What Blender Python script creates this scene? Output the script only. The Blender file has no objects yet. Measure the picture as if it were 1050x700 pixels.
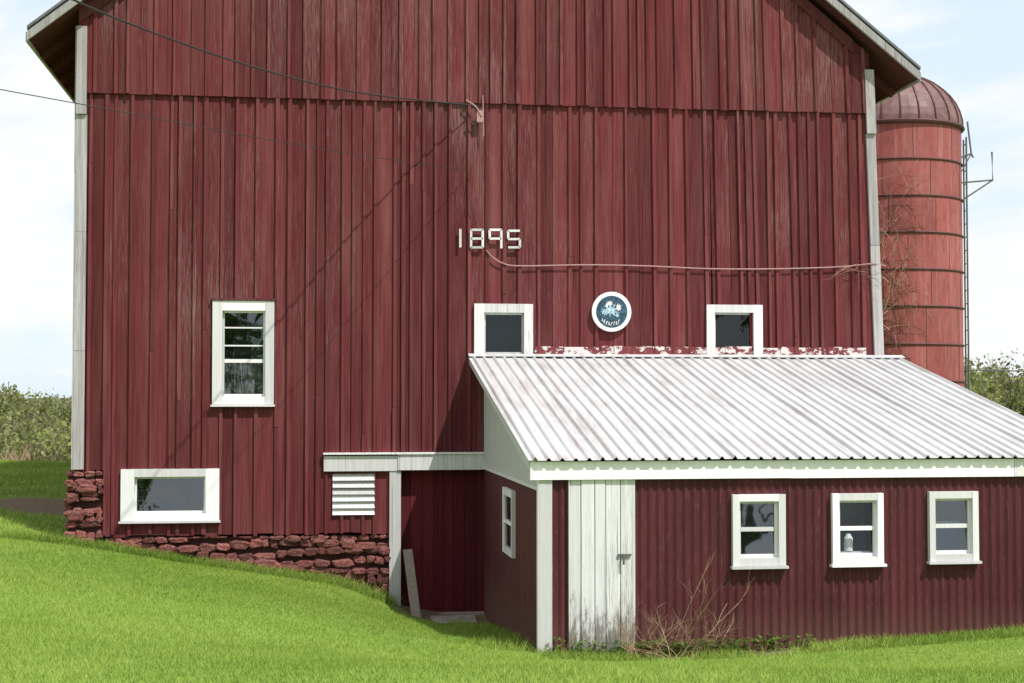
import bpy, math, random
import numpy as np
from mathutils import Vector, Matrix
random.seed(7); rng=np.random.default_rng(7)
sc=bpy.context.scene
R=random.uniform

# ---------------------------------------------------------------- camera
F=1541.0; YAW=math.radians(7.9); PITCH=math.radians(2.05)
EYE=2.75; CAM=Vector((0,-21.2,EYE))
fw=Vector((math.sin(YAW)*math.cos(PITCH),math.cos(YAW)*math.cos(PITCH),math.sin(PITCH)))
rt=Vector((math.cos(YAW),-math.sin(YAW),0)); up=rt.cross(fw)
cd=bpy.data.cameras.new("camera"); cam=bpy.data.objects.new("camera",cd); sc.collection.objects.link(cam)
cam.matrix_world=Matrix.Translation(CAM)@Matrix((rt,up,-fw)).transposed().to_4x4()
cd.sensor_width=36; cd.lens=F/1050*36; cd.clip_end=5000; sc.camera=cam

# image pixel cast through the camera -> metres (X,Z) on the vertical plane Y=y
def P(u,v,y=0.0):
    d=fw*F+rt*(u-525)+up*(350-v)
    t=(y-CAM.y)/d.y
    p=CAM+d*t
    return p.x,p.z
def P3(u,v,y=0.0):
    x,z=P(u,v,y); return Vector((x,y,z))
def rect(u0,v0,u1,v1,y=0.0):
    a=P(u0,v0,y); b=P(u1,v1,y); c=P(u0,v1,y); d=P(u1,v0,y)
    return ((a[0]+c[0])/2,(b[0]+d[0])/2,(b[1]+c[1])/2,(a[1]+d[1])/2)   # x0,x1,z0,z1

# ---------------------------------------------------------------- mesh builder
class MB:
    def __init__(s): s.v=[];s.f=[];s.m=[];s.t=[]
    def add(s,vs,fs,mat=0,tone=None):
        if tone is None: tone=(R(0,1),R(0,1),R(0,1))
        n=len(s.v); s.v+= [tuple(p) for p in vs]
        for f in fs: s.f.append(tuple(i+n for i in f)); s.m.append(mat); s.t.append(tone)
    def hexa(s,p,mat=0,tone=None):
        s.add(p,[(0,3,2,1),(4,5,6,7),(0,1,5,4),(1,2,6,5),(2,3,7,6),(3,0,4,7)],mat,tone)
    def box(s,x0,x1,y0,y1,z0,z1,mat=0,tone=None,j=0):
        p=[(x0,y0,z0),(x1,y0,z0),(x1,y1,z0),(x0,y1,z0),(x0,y0,z1),(x1,y0,z1),(x1,y1,z1),(x0,y1,z1)]
        if j: p=[tuple(c+R(-j,j) for c in q) for q in p]
        s.hexa(p,mat,tone)
    def panel(s,x0,x1,y0,y1,z0,z0b,z1,z1b,mat=0,tone=None):
        s.hexa([(x0,y0,z0),(x1,y0,z0b),(x1,y1,z0b),(x0,y1,z0),(x0,y0,z1),(x1,y0,z1b),(x1,y1,z1b),(x0,y1,z1)],mat,tone)
    def beam(s,a,b,w,h,mat=0,tone=None,upv=Vector((0,0,1))):
        a=Vector(a);b=Vector(b);d=(b-a).normalized()
        sd=d.cross(upv)
        if sd.length<1e-3: sd=d.cross(Vector((0,1,0)))
        sd.normalize(); u2=sd.cross(d).normalized()
        q=[]
        for c in (a,b):
            for i,k in ((-1,-1),(1,-1),(1,1),(-1,1)): q.append(c+sd*(i*w/2)+u2*(k*h/2))
        s.hexa(q,mat,tone)
    def tube(s,pts,rad,n=5,mat=0,tone=None):
        pts=[Vector(p) for p in pts]; vs=[];fs=[]
        for i,p in enumerate(pts):
            d=(pts[min(i+1,len(pts)-1)]-pts[max(i-1,0)])
            if d.length<1e-6: d=Vector((0,0,1))
            d.normalize()
            a=d.cross(Vector((.3,.2,1))); 
            if a.length<1e-3:a=d.cross(Vector((1,0,0)))
            a.normalize(); b=d.cross(a)
            r=rad[i] if isinstance(rad,(list,tuple)) else rad
            for k in range(n):
                an=2*math.pi*k/n; vs.append(p+a*(r*math.cos(an))+b*(r*math.sin(an)))
        for i in range(len(pts)-1):
            for k in range(n):
                fs.append((i*n+k,i*n+(k+1)%n,(i+1)*n+(k+1)%n,(i+1)*n+k))
        s.add(vs,fs,mat,tone)
    def build(s,name,mats,parent=None,smooth=False,bevel=0):
        me=bpy.data.meshes.new(name); me.from_pydata(s.v,[],s.f)
        for m in mats: me.materials.append(m)
        me.polygons.foreach_set("material_index",s.m)
        at=me.color_attributes.new("tone","FLOAT_COLOR","CORNER")
        cnt=np.array([len(f) for f in s.f]); t=np.array(s.t,dtype=np.float32)
        t=np.hstack([t,np.ones((len(t),1),np.float32)])
        at.data.foreach_set("color",np.repeat(t,cnt,axis=0).ravel())
        if smooth: me.polygons.foreach_set("use_smooth",[True]*len(s.f))
        me.update()
        o=bpy.data.objects.new(name,me); sc.collection.objects.link(o)
        if parent: o.parent=parent
        if bevel:
            b=o.modifiers.new("bevel","BEVEL"); b.width=bevel; b.segments=1; b.limit_method='ANGLE'
        return o
def empty(name):
    o=bpy.data.objects.new(name,None); sc.collection.objects.link(o); return o

# ---------------------------------------------------------------- materials
class NT:
    def __init__(s,name):
        s.mat=bpy.data.materials.new(name); s.mat.use_nodes=True
        s.n=s.mat.node_tree.nodes; s.l=s.mat.node_tree.links
        s.b=s.n["Principled BSDF"]; s.out=s.n["Material Output"]
        s.tc=s.n.new("ShaderNodeTexCoord")
    def noise(s,scale=(1,1,1),sc_=1.0,det=4,rough=.6,dist=0,off=(0,0,0)):
        m=s.n.new("ShaderNodeMapping"); m.inputs["Scale"].default_value=scale; m.inputs["Location"].default_value=off
        s.l.new(s.tc.outputs["Object"],m.inputs["Vector"])
        t=s.n.new("ShaderNodeTexNoise"); t.inputs["Scale"].default_value=sc_; t.inputs["Detail"].default_value=det
        t.inputs["Roughness"].default_value=rough; t.inputs["Distortion"].default_value=dist
        s.l.new(m.outputs[0],t.inputs["Vector"]); return t.outputs["Fac"]
    def rng(s,fac,a,b,c=0,d=1):
        m=s.n.new("ShaderNodeMapRange"); m.inputs[1].default_value=a;m.inputs[2].default_value=b;m.inputs[3].default_value=c;m.inputs[4].default_value=d
        s.l.new(fac,m.inputs[0]); return m.outputs[0]
    def mix(s,fac,a,b,mode='MIX'):
        m=s.n.new("ShaderNodeMix"); m.data_type='RGBA'; m.blend_type=mode
        for i,x in ((0,fac),(6,a),(7,b)):
            if isinstance(x,(int,float)): m.inputs[i].default_value=x
            elif isinstance(x,tuple): m.inputs[i].default_value=(*x,1) if len(x)==3 else x
            else: s.l.new(x,m.inputs[i])
        return m.outputs[2]
    def math(s,op,a,b):
        m=s.n.new("ShaderNodeMath"); m.operation=op
        for i,x in ((0,a),(1,b)):
            if isinstance(x,(int,float)): m.inputs[i].default_value=x
            else: s.l.new(x,m.inputs[i])
        return m.outputs[0]
    def grey(s,v):
        vv=s.n.new("ShaderNodeCombineColor")
        for i in range(3): s.l.new(v,vv.inputs[i])
        return vv.outputs[0]
    def tone(s):
        a=s.n.new("ShaderNodeAttribute"); a.attribute_name="tone"
        sp=s.n.new("ShaderNodeSeparateColor"); s.l.new(a.outputs["Color"],sp.inputs[0]); return sp.outputs
    def sepxyz(s):
        m=s.n.new("ShaderNodeSeparateXYZ"); s.l.new(s.tc.outputs["Object"],m.inputs[0]); return m.outputs
    def bump(s,h,strength=.3,dist=.01):
        b=s.n.new("ShaderNodeBump"); b.inputs["Strength"].default_value=strength; b.inputs["Distance"].default_value=dist
        s.l.new(h,b.inputs["Height"]); s.l.new(b.outputs[0],s.b.inputs["Normal"])
    def done(s,col,rough=.7,metal=0,spec=.4):
        if isinstance(col,tuple): s.b.inputs["Base Color"].default_value=(*col,1)
        else: s.l.new(col,s.b.inputs["Base Color"])
        s.b.inputs["Roughness"].default_value=rough
        s.b.inputs["Metallic"].default_value=metal
        s.b.inputs["Specular IOR Level"].default_value=spec
        return s.mat

def wood(name,c1,c2,worn,thr=.58,wid=.1,upper=None,spec=.2,dirt=0,crack=None,tv=(.68,1.22),tw=.09,wmax=.85,fade=None):
    m=NT(name); t=m.tone()
    g=m.noise((30,30,1.1),1,3,.65)
    big=m.noise((.5,.5,.35),1,2,.5,off=(3,1,7))
    col=m.mix(m.rng(g,.3,.7),c1,c2)
    if fade:
        fd=m.noise((5,5,.5),1,3,.6,off=(4,4,4)); col=m.mix(m.rng(fd,.45,.72,0,.6),col,fade)
    col=m.mix(1.0,col,m.grey(m.rng(t[0],0,1,*tv)),'MULTIPLY')
    fine=m.noise((90,90,3.2),1,5,.75,off=(1,5,2))
    s=m.math('ADD',m.math('MULTIPLY',fine,.66),m.math('MULTIPLY',big,.34))
    s=m.math('ADD',s,m.math('MULTIPLY',m.math('SUBTRACT',t[1],.5),tw))
    if upper is not None:
        z=m.sepxyz()[2]; s=m.math('ADD',s,m.rng(z,2.5,9.0,-.03,upper))
    col=m.mix(m.rng(s,thr,thr+wid,0,wmax),col,worn)
    if crack:
        ck=m.noise((75,75,.6),1,3,.6,off=(9,2,4)); col=m.mix(m.rng(ck,.39,.30,0,.9),col,crack)
    if dirt:
        z=m.sepxyz()[2]; dn=m.noise((16,16,3),1,5,.75)
        df=m.rng(m.math('ADD',m.math('MULTIPLY',z,-.42),dn),dirt,dirt+.14,0,.85)
        col=m.mix(df,col,(.15,.135,.11))
    m.bump(g,.6,.012)
    return m.done(col,.85,0,spec)

M_red=wood("weathered_red_paint",(.098,.021,.024),(.170,.040,.044),(.27,.17,.165),.570,.14,upper=.06,crack=(.020,.007,.008),tv=(.64,1.18),tw=.10,spec=.1,wmax=.65,fade=(.19,.072,.071))
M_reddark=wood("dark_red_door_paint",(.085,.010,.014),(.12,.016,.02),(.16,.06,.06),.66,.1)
M_white=wood("old_white_paint",(.60,.59,.59),(.74,.73,.73),(.30,.26,.24),.55,.12,crack=(.2,.17,.16))
M_whiteclean=wood("white_paint",(.68,.665,.675),(.78,.765,.775),(.42,.39,.37),.60,.14)
M_greyboard=wood("grey_corner_board",(.31,.29,.30),(.50,.475,.485),(.19,.13,.135),.51,.14,crack=(.13,.08,.085))
M_doorw=wood("shed_door_paint",(.60,.60,.61),(.74,.735,.745),(.30,.27,.25),.55,.10,dirt=.30,crack=(.18,.16,.14),tv=(.85,1.06))
M_oldwood=wood("old_grey_wood",(.26,.21,.17),(.40,.34,.28),(.5,.46,.4),.6,.1)
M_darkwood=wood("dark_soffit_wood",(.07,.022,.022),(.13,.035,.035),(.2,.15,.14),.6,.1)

m=NT("peeling_flashing"); n1=m.noise((8,8,12),1,5,.7); n2=m.noise((40,40,8),1,3,.6); n4=m.noise((1.4,1.4,1.4),1,1,.5)
c=m.mix(m.rng(n2,.3,.7),(.13,.02,.024),(.2,.04,.045)); c=m.mix(m.rng(m.math('ADD',n1,m.math('MULTIPLY',n4,.35)),.66,.71),c,(.62,.57,.57)); M_flash=m.done(c,.8)

m=NT("red_corrugated_steel"); n1=m.noise((3,3,.6),1,3,.6); n2=m.noise((40,40,8),1,3,.6)
c=m.mix(m.rng(n1,.3,.7),(.060,.011,.015),(.096,.020,.025)); c=m.mix(m.rng(n2,.56,.78,0,.45),c,(.17,.085,.085))
z=m.sepxyz()[2]; c=m.mix(m.rng(m.math('ADD',z,m.math('MULTIPLY',n2,.5)),.1,.7,.55,0),c,(.15,.085,.065))
M_corr=m.done(c,.6,0,.3)

m=NT("white_corrugated_roofing"); n1=m.noise((.6,1.1,1),1,3,.6); n2=m.noise((7,.8,1),1,5,.65,off=(2,2,2))
c=m.mix(m.rng(n1,.3,.7),(.44,.44,.445),(.56,.56,.565)); c=m.mix(m.rng(n2,.48,.70,0,.6),c,(.35,.33,.335))
xy=m.sepxyz(); st=m.math('ADD',m.rng(xy[0],2.3,4.8,.16,-.05),n2); c=m.mix(m.rng(st,.60,.85,0,.55),c,(.38,.31,.305))
st2=m.math('ADD',m.rng(xy[1],-5.4,-5.0,.25,0),n2); c=m.mix(m.rng(st2,.6,.85,0,.5),c,(.30,.27,.25))
M_roof=m.done(c,.62,0,.25)

m=NT("dark_metal_roof"); n=m.noise((2,.4,2)); M_mroof=m.done(m.mix(n,(.12,.11,.11),(.2,.18,.18)),.55)

m=NT("painted_silo_panels"); t=m.tone(); n1=m.noise((1.2,1.2,.5),1,3,.6); n2=m.noise((10,10,.8),1,5,.65); n3=m.noise((20,20,5),1,3,.6)
c=m.mix(m.rng(n1,.3,.7),(.25,.050,.048),(.36,.095,.090)); c=m.mix(m.rng(n2,.46,.72,0,.6),c,(.40,.19,.18)); c=m.mix(m.rng(n3,.55,.72,0,.65),c,(.12,.03,.03))
c=m.mix(1.0,c,m.grey(m.rng(t[0],0,1,.78,1.12)),'MULTIPLY'); M_silo=m.done(c,.65)
m=NT("silo_dome_steel"); n=m.noise((3,3,3),1,5,.65); M_dome=m.done(m.mix(m.rng(n,.35,.65),(.10,.04,.04),(.20,.11,.108)),.55)
m=NT("silo_hoop"); M_hoop=m.done((.085,.028,.028),.6)

m=NT("red_painted_rubble"); t=m.tone(); n1=m.noise((6,6,6),1,4,.65); n2=m.noise((30,30,30),1,3,.7)
c=m.mix(m.rng(n1,.3,.7),(.13,.032,.031),(.25,.075,.066)); c=m.mix(m.rng(n2,.50,.66,0,.7),c,(.29,.19,.165)); 
c=m.mix(1.0,c,m.grey(m.rng(t[0],0,1,.5,1.3)),'MULTIPLY'); m.bump(m.math('ADD',n1,n2),.8,.04); M_stone=m.done(c,.88)
m=NT("mortar"); n=m.noise((20,20,20)); M_mortar=m.done(m.mix(n,(.03,.01,.01),(.08,.03,.03)),.95)
m=NT("grey_field_stone"); n=m.noise((9,9,9),1,5); m.bump(n,.6,.02); M_gstone=m.done(m.mix(m.rng(n,.3,.7),(.2,.17,.15),(.42,.38,.33)),.9)

m=NT("interior_dark"); n=m.noise((3,3,3)); M_int=m.done(m.mix(n,(.006,.006,.007),(.02,.018,.016)),.9)  # near-black colour stands in for the shade of unlit interiors
m=NT("reflection_streaks"); n=m.noise((35,35,2.5),1,4,.5,1.0); M_curt=m.done(m.mix(m.rng(n,.42,.6),(.04,.04,.04),(.42,.42,.40)),.9)  # pale streaks in the colour stand in for branch reflections
m=NT("interior_grey"); n=m.noise((4,4,4)); M_intg=m.done(m.mix(m.rng(n,.35,.65),(.03,.035,.035),(.16,.17,.165)),.9)  # mottled grey stands in for light seen through the shed

def glass(name,fac,tint):
    m=NT(name)
    gl=m.n.new("ShaderNodeBsdfGlossy"); gl.inputs["Roughness"].default_value=.02; gl.inputs["Color"].default_value=(.85,.9,.95,1)
    tr=m.n.new("ShaderNodeBsdfTransparent"); tr.inputs["Color"].default_value=tint
    mx=m.n.new("ShaderNodeMixShader"); mx.inputs[0].default_value=fac
    nb=m.noise((2.5,2.5,2.5),1,1,.5); bp=m.n.new("ShaderNodeBump"); bp.inputs["Strength"].default_value=.25; bp.inputs["Distance"].default_value=.02
    m.l.new(nb,bp.inputs["Height"]); m.l.new(bp.outputs[0],gl.inputs["Normal"])
    m.l.new(tr.outputs[0],mx.inputs[1]); m.l.new(gl.outputs[0],mx.inputs[2]); m.l.new(mx.outputs[0],m.out.inputs[0]); return m.mat
M_glass=glass("window_glass",.05,(.8,.84,.84,1))
M_glass2=glass("old_reflective_glass",.15,(.6,.64,.64,1))

m=NT("black_rubber"); M_cable=m.done((.03,.03,.032),.6)
m=NT("rusty_pipe"); n=m.noise((20,20,20)); M_pipe=m.done(m.mix(n,(.28,.13,.13),(.44,.28,.26)),.6)
m=NT("galvanised_steel"); n=m.noise((9,9,9)); M_galv=m.done(m.mix(n,(.10,.10,.11),(.24,.24,.25)),.45,.6)
m=NT("navy_sign_paint"); n=m.noise((25,25,25),1,4,.7,1.5); M_navy=m.done(m.mix(m.rng(n,.42,.6),(.015,.03,.05),(.05,.13,.20)),.4)
m=NT("light_blue_sign_paint"); n=m.noise((40,40,40)); M_lblue=m.done(m.mix(m.rng(n,.4,.6),(.16,.32,.42),(.5,.62,.68)),.5)
m=NT("bark"); n=m.noise((12,12,3)); M_bark=m.done(m.mix(n,(.14,.11,.085),(.30,.25,.21)),.9)
m=NT("dry_twigs"); t=m.tone(); M_twig=m.done(m.mix(t[0],(.17,.09,.06),(.42,.28,.19)),.85)

def leafmat(name,a,b):
    m=NT(name); t=m.tone(); c=m.mix(t[0],a,b)
    df=m.n.new("ShaderNodeBsdfDiffuse"); m.l.new(c,df.inputs["Color"])
    tl=m.n.new("ShaderNodeBsdfTranslucent"); m.l.new(c,tl.inputs["Color"])
    mx=m.n.new("ShaderNodeMixShader"); mx.inputs[0].default_value=.35
    m.l.new(df.outputs[0],mx.inputs[1]); m.l.new(tl.outputs[0],mx.inputs[2]); m.l.new(mx.outputs[0],m.out.inputs[0]); return m.mat
M_grass=leafmat("grass_blades",(.16,.265,.040),(.38,.475,.115))
M_leaf=leafmat("spring_leaves",(.095,.115,.035),(.29,.31,.12))
M_weed=leafmat("weed_leaves",(.06,.13,.02),(.14,.24,.04))

m=NT("lawn_soil"); n1=m.noise((.5,.5,.5),1,2,.6); n2=m.noise((9,9,9),1,4,.7); n3=m.noise((60,60,60),1,2,.7)
c=m.mix(m.rng(n1,.35,.65),(.14,.24,.032),(.20,.30,.055)); c=m.mix(m.rng(n2,.5,.75,0,.5),c,(.26,.34,.09)); c=m.mix(m.rng(n3,.5,.7,0,.35),c,(.09,.15,.022))
def blob(m,cx,cy,r):
    s=m.sepxyz(); dx=m.math('SUBTRACT',s[0],cx); dy=m.math('SUBTRACT',s[1],cy)
    d=m.math('SQRT',m.math('ADD',m.math('MULTIPLY',dx,dx),m.math('MULTIPLY',dy,dy)),0)
    return m.rng(m.math('ADD',d,m.math('MULTIPLY',n2,.8)),r,r+.35,1,0)
BARE=[(2.0,-.35,.95),(-4.0,3.2,1.1),(5.0,-5.3,.5),(3.9,-5.3,.45)]
for b in BARE: c=m.mix(blob(m,*b),c,m.mix(n3,(.10,.07,.045),(.24,.18,.12)))
s_=m.sepxyz(); far_haze=m.rng(s_[1],22,40); nf=m.noise((.02,.05,.05),1,4,.6); c=m.mix(far_haze,c,m.mix(m.rng(nf,.35,.65),(.09,.105,.06),(.15,.155,.10)))  # distance haze put into the ground colour, hiding the bright green
m.bump(n2,.7,.04); M_ground=m.done(c,.95,0,.1)

# ---------------------------------------------------------------- terrain
ctrl=[(-8,0,1.08),(-5,0,.95),(-3.3,0,.77),(-1.5,0,.46),(-.2,0,.24),(.8,0,.05),(1.35,0,-.2),(2.0,0,-.33),(2.6,0,-.33),
 (.4,-1,.15),(1.3,-1.1,-.16),(2,-1,-.32),(2.4,-2.5,-.2),(1.3,-2.6,-.02),(2.4,-4,-.06),(1,-4,.14),(0,-4,.38),(-3,-5,.78),(-8,-5,1.0),
 (2.5,-5.3,.0),(4.8,-5.3,-.03),(6.5,-5.3,.05),(8.1,-5.3,.14),(10,-5,.2),(4,-7,.08),(1,-7.5,.35),(7,-7.5,.2),(2,-10,.72),(7,-10,.6),(-3,-10,.98),(-8,-12,1.1),
 (0,-12.8,1.14),(5,-13.5,1.15),(0,-21,1.2),(8,-20,1.25),(-10,-20,1.25),(14,-8,.5),
 (-4,4,1.08),(-4.2,8,1.2),(-7,5,1.25),(-10,12,1.25),(-4,13,1.18),(-7,15,1.18),(3,8,.6),(12,5,-.1),(12,15,-.2),
 (-12,28,-.6),(5,30,-1.2),(25,28,-1),(-40,0,1.3),(-40,40,-1.5),(0,60,-3),(50,50,-2.5),(50,0,.3),(50,-50,1.3),(0,-60,1.5),(-50,-50,1.5)]
ctrl=np.array(ctrl,float); CX=ctrl[:,:2]
def U(r): r=np.maximum(r,1e-9); return r*r*np.log(r)
NC=len(ctrl); K=U(np.linalg.norm(CX[:,None]-CX[None],axis=2))+np.eye(NC)*.02
A=np.zeros((NC+3,NC+3)); A[:NC,:NC]=K; A[:NC,NC]=1; A[:NC,NC+1:]=CX; A[NC,:NC]=1; A[NC+1:,:NC]=CX.T
W=np.linalg.solve(A,np.concatenate([ctrl[:,2],[0,0,0]]))
def H(x,y):
    x=np.atleast_1d(np.asarray(x,float)); y=np.atleast_1d(np.asarray(y,float))
    xc=np.clip(x,-50,50); yc=np.clip(y,-60,60)
    o=np.empty_like(xc)
    for i in range(0,len(xc),20000):
        a=xc[i:i+20000]; b=yc[i:i+20000]
        r=np.hypot(a[:,None]-CX[:,0],b[:,None]-CX[:,1])
        o[i:i+20000]=U(r)@W[:NC]+W[NC]+W[NC+1]*a+W[NC+2]*b
    rr=np.hypot(x,y)
    o+=np.clip((rr-180)/500,0,1)**1.5*(3.0+1.5*np.sin(x/140+1)+1.2*np.sin(x/61))*(y>0)
    return o
def h1(x,y): return float(H([x],[y])[0])
N=300
s=np.linspace(-1,1,N); g=np.sinh(s*6.2)/np.sinh(6.2)*2200
gx=g+2; gy=g-3
XX,YY=np.meshgrid(gx,gy); zz=H(XX.ravel(),YY.ravel())
vs=np.stack([XX.ravel(),YY.ravel(),zz],1)
idx=np.arange(N*N).reshape(N,N); fs=np.stack([idx[:-1,:-1],idx[:-1,1:],idx[1:,1:],idx[1:,:-1]],-1).reshape(-1,4)
me=bpy.data.meshes.new("ground"); me.from_pydata(vs.tolist(),[],fs.tolist()); me.materials.append(M_ground)
me.polygons.foreach_set("use_smooth",[True]*len(fs))
sc.collection.objects.link(bpy.data.objects.new("ground",me))

# grass blades
def vnoise(x,y,s,seed):
    g=np.random.default_rng(seed).random((64,64)); X=x*s+100; Y=y*s+100
    i=np.floor(X).astype(int); j=np.floor(Y).astype(int); fx=X-i; fy=Y-j; fx=fx*fx*(3-2*fx); fy=fy*fy*(3-2*fy)
    a=g[i%64,j%64];b=g[(i+1)%64,j%64];c=g[i%64,(j+1)%64];d=g[(i+1)%64,(j+1)%64]
    return (a*(1-fx)+b*fx)*(1-fy)+(c*(1-fx)+d*fx)*fy
def blades(name,regs,mat):
    allx=[];ally=[];hs=[];ws=[]
    for (x0,x1,y0,y1,cnt,hm,wm) in regs:
        x=rng.uniform(x0,x1,cnt); y=rng.uniform(y0,y1,cnt)
        keep=~(((x>-3.28)&(x<8.4)&(y>-.06))|((x>2.5)&(x<8.9)&(y>-5.2)))
        for b in BARE:
            keep&=~((np.hypot(x-b[0],y-b[1])<b[2]*.75+rng.uniform(-.1,.3,cnt)))
        x=x[keep];y=y[keep]; allx.append(x);ally.append(y)
        hs.append(rng.uniform(.5,1.15,len(x))*hm); ws.append(np.full(len(x),wm))
    x=np.concatenate(allx);y=np.concatenate(ally);h=np.concatenate(hs);w=np.concatenate(ws)
    p1=.6*vnoise(x,y,.55,1)+.4*vnoise(x,y,1.3,2); p2=.5*vnoise(x,y,3.5,3)+.5*vnoise(x,y,8,4)
    h=h*(.6+.45*p1+.5*p2)
    z=H(x,y); k=len(x); a=rng.uniform(0,2*math.pi,k); lx=rng.normal(0,.6,k)*h; ly=rng.normal(0,.6,k)*h
    v=np.empty((k,3,3))
    v[:,0]=np.stack([x-np.cos(a)*w,y-np.sin(a)*w,z-.01],1); v[:,1]=np.stack([x+np.cos(a)*w,y+np.sin(a)*w,z-.01],1); v[:,2]=np.stack([x+lx,y+ly,z+h],1)
    me=bpy.data.meshes.new(name); me.from_pydata(v.reshape(-1,3).tolist(),[],np.arange(k*3).reshape(k,3).tolist())
    me.materials.append(mat)
    at=me.color_attributes.new("tone","FLOAT_COLOR","CORNER")
    t=np.clip(rng.normal(.46,.2,k)+.7*(p1-.5)+.45*(p2-.5),0,1); c=np.stack([t,t,t,np.ones(k)],1); at.data.foreach_set("color",np.repeat(c,3,0).astype(np.float32).ravel())
    o=bpy.data.objects.new(name,me); sc.collection.objects.link(o); return o
blades("grass",[(-6,9.2,-13.5,-5,210000,.034,.0046),(-8,2.5,-5,0,105000,.036,.005),(-15,-3.3,0,16,60000,.08,.01),(2.5,9.2,-5.75,-5.2,8000,.085,.006),(-4.0,1.3,-.3,-.06,6500,.13,.006),(1.9,2.5,-5.2,-.9,2500,.10,.006)],M_grass)

# ---------------------------------------------------------------- barn
barn=empty("red_barn")
XL=P(79,300)[0]; XR=P(902,360)[0]
Yf=-.30
tl=P(28,28,Yf); trp=P(943,70,Yf); S=.80
def roof_z(x): return min(tl[1]+S*(x-tl[0]),trp[1]+S*(trp[0]-x))
XRIDGE=(trp[1]-tl[1]+S*(tl[0]+trp[0]))/(2*S); ZR=roof_z(XRIDGE)
TH=.17
Zline=P(500,107)[1]
Z547=P(250,547)[1]; Z482=P(90,482)[1]; ZH1=P(400,465)[1]; ZH0=P(400,482)[1]
XA=P(106,500)[0]; XB=P(400,500)[0]; XS=2.55
openW=dict(w1=rect(228,319,272,406),w2=rect(138,488,211,526),w3=rect(496,321,537,363),w4=rect(732,321,772,363),vent=rect(341,485,384,527))
wframes=dict(w1=rect(218,309,281,414),w2=rect(124,480,225,533),w3=rect(486,312,546,364),w4=rect(724,313,781,364))
def zb(x):
    if x<XA: return Z482
    if x<XB: return Z547
    if x<XS: return ZH1-.05
    return -.6
def subtract(z0,z1,cuts):
    seg=[(z0,z1)]
    for a,b in cuts:
        ns=[]
        for s0,s1 in seg:
            if b<=s0 or a>=s1: ns.append((s0,s1)); continue
            if a>s0: ns.append((s0,a))
            if b<s1: ns.append((b,s1))
        seg=ns
    return seg
def boards(mb,x0,x1,y0,y1,zbot,ztop,opens,tone):
    xs={x0,x1}
    for o in opens:
        for q in (o[0],o[1]):
            if x0<q<x1: xs.add(q)
    for q in (XA,XB,XS,XRIDGE):
        if x0<q<x1: xs.add(q)
    xs=sorted(xs)
    for a,b in zip(xs[:-1],xs[1:]):
        c=(a+b)/2; cuts=[(o[2],o[3]) for o in opens if o[0]<c<o[1]]
        bot=zbot(c); t0=ztop(a); t1=ztop(b); tt=min(t0,t1)
        for s0,s1 in subtract(bot,tt,cuts):
            if s1>=tt-1e-6: mb.panel(a,b,y0,y1,s0,s0,t0,t1,0,tone)
            else: mb.panel(a,b,y0,y1,s0,s0,s1,s1,0,tone)
mb=MB(); x=XL; edges=[]
OP=list(openW.values()); FR=list(wframes.values())+[openW['vent']]
while x<XR-.02:
    w=random.choice([.12,.15,.17,.2,.22,.25,.28]); nx=min(x+w,XR)
    if XR-nx<.08: nx=XR
    zbj=lambda c,j=R(-.012,.03): zb(c)-(j if zb(c)>.5 else 0)
    boards(mb,x+.003,nx-.003,R(-.006,.006),.025,zbj,lambda q:Zline+.05,OP,(R(0,1),R(0,1),R(0,1)))
    if nx<XR: edges.append(nx)
    x=nx
for e in edges:
    w=R(.018,.028); k=R(-.02,.035)
    if R(0,1)<.08: continue
    zsp=R(2.2,6) if R(0,1)<.35 else None      # some battens are pieced
    ss=[(None,zsp),(zsp,None)] if zsp else [(None,None)]
    for lo_,hi_ in ss:
        tn=(R(.2,1),R(0,1),R(0,1)); dx=R(-.004,.004)
        boards(mb,e-w+dx,e+w+dx,-.034+R(-.006,.006),.003,(lambda c:zb(c)-(k if zb(c)>.5 else 0)) if lo_ is None else (lambda c,l_=lo_:l_),(lambda q:Zline+.01) if hi_ is None else (lambda q,h_=hi_:h_-.006),FR,tn)
# upper gable siding stands proud over the lower courses
x=XL; ed2=[]
while x<XR-.02:
    w=random.choice([.13,.16,.19,.22,.25,.28]); nx=min(x+w,XR)
    if XR-nx<.08: nx=XR
    k=R(-.006,.006)
    boards(mb,x+.003,nx-.003,-.046+R(-.005,.005),-.012,lambda c:Zline+k,lambda q:roof_z(q)-TH-.02,[],(R(0,1),R(0.1,1),0))
    if nx<XR: ed2.append(nx)
    x=nx
for e in ed2:
    w=R(.018,.027); k=R(-.012,.01)
    if R(0,1)<.06: continue
    boards(mb,e-w,e+w,-.077,-.042,lambda c:Zline+k,lambda q:roof_z(q)-TH-.02,[],(R(.2,1),R(0,1),0))
def lean(mb):
    for i,(a,b,c) in enumerate(mb.v):
        if c>3.3: mb.v[i]=(a-.032*min(max((a-4)/4,0),1)*(c-3.3),b,c)
lean(mb); mb.build("front_siding",[M_red],barn)
BD=17
mb=MB(); 
zl=roof_z(XL)-TH; zr=roof_z(XR)-TH
mb.box(XL,XL+.05,.03,BD,Z482,zl,0); 
mb.hexa([(XR-.05,.03,-.6),(XR,.03,-.6),(XR,BD,-.6),(XR-.05,BD,-.6),(XR-.25,.03,zr),(XR-.2,.03,zr),(XR-.2,BD,zr),(XR-.25,BD,zr)])
y=.05
while y<BD:
    mb.box(XL-.02,XL,y,y+.05,Z482,zl-.02,0); mb.box(XR+.003,XR+.02,y,y+.05,-.6,3.3,0); y+=R(.2,.3)
mb.add([(XL,BD,-.6),(XR,BD,-.6),(XR,BD,zr),(XRIDGE,BD,ZR-TH),(XL,BD,zl)],[(0,1,2,3,4)])
mb.build("side_walls",[M_red],barn)
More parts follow.
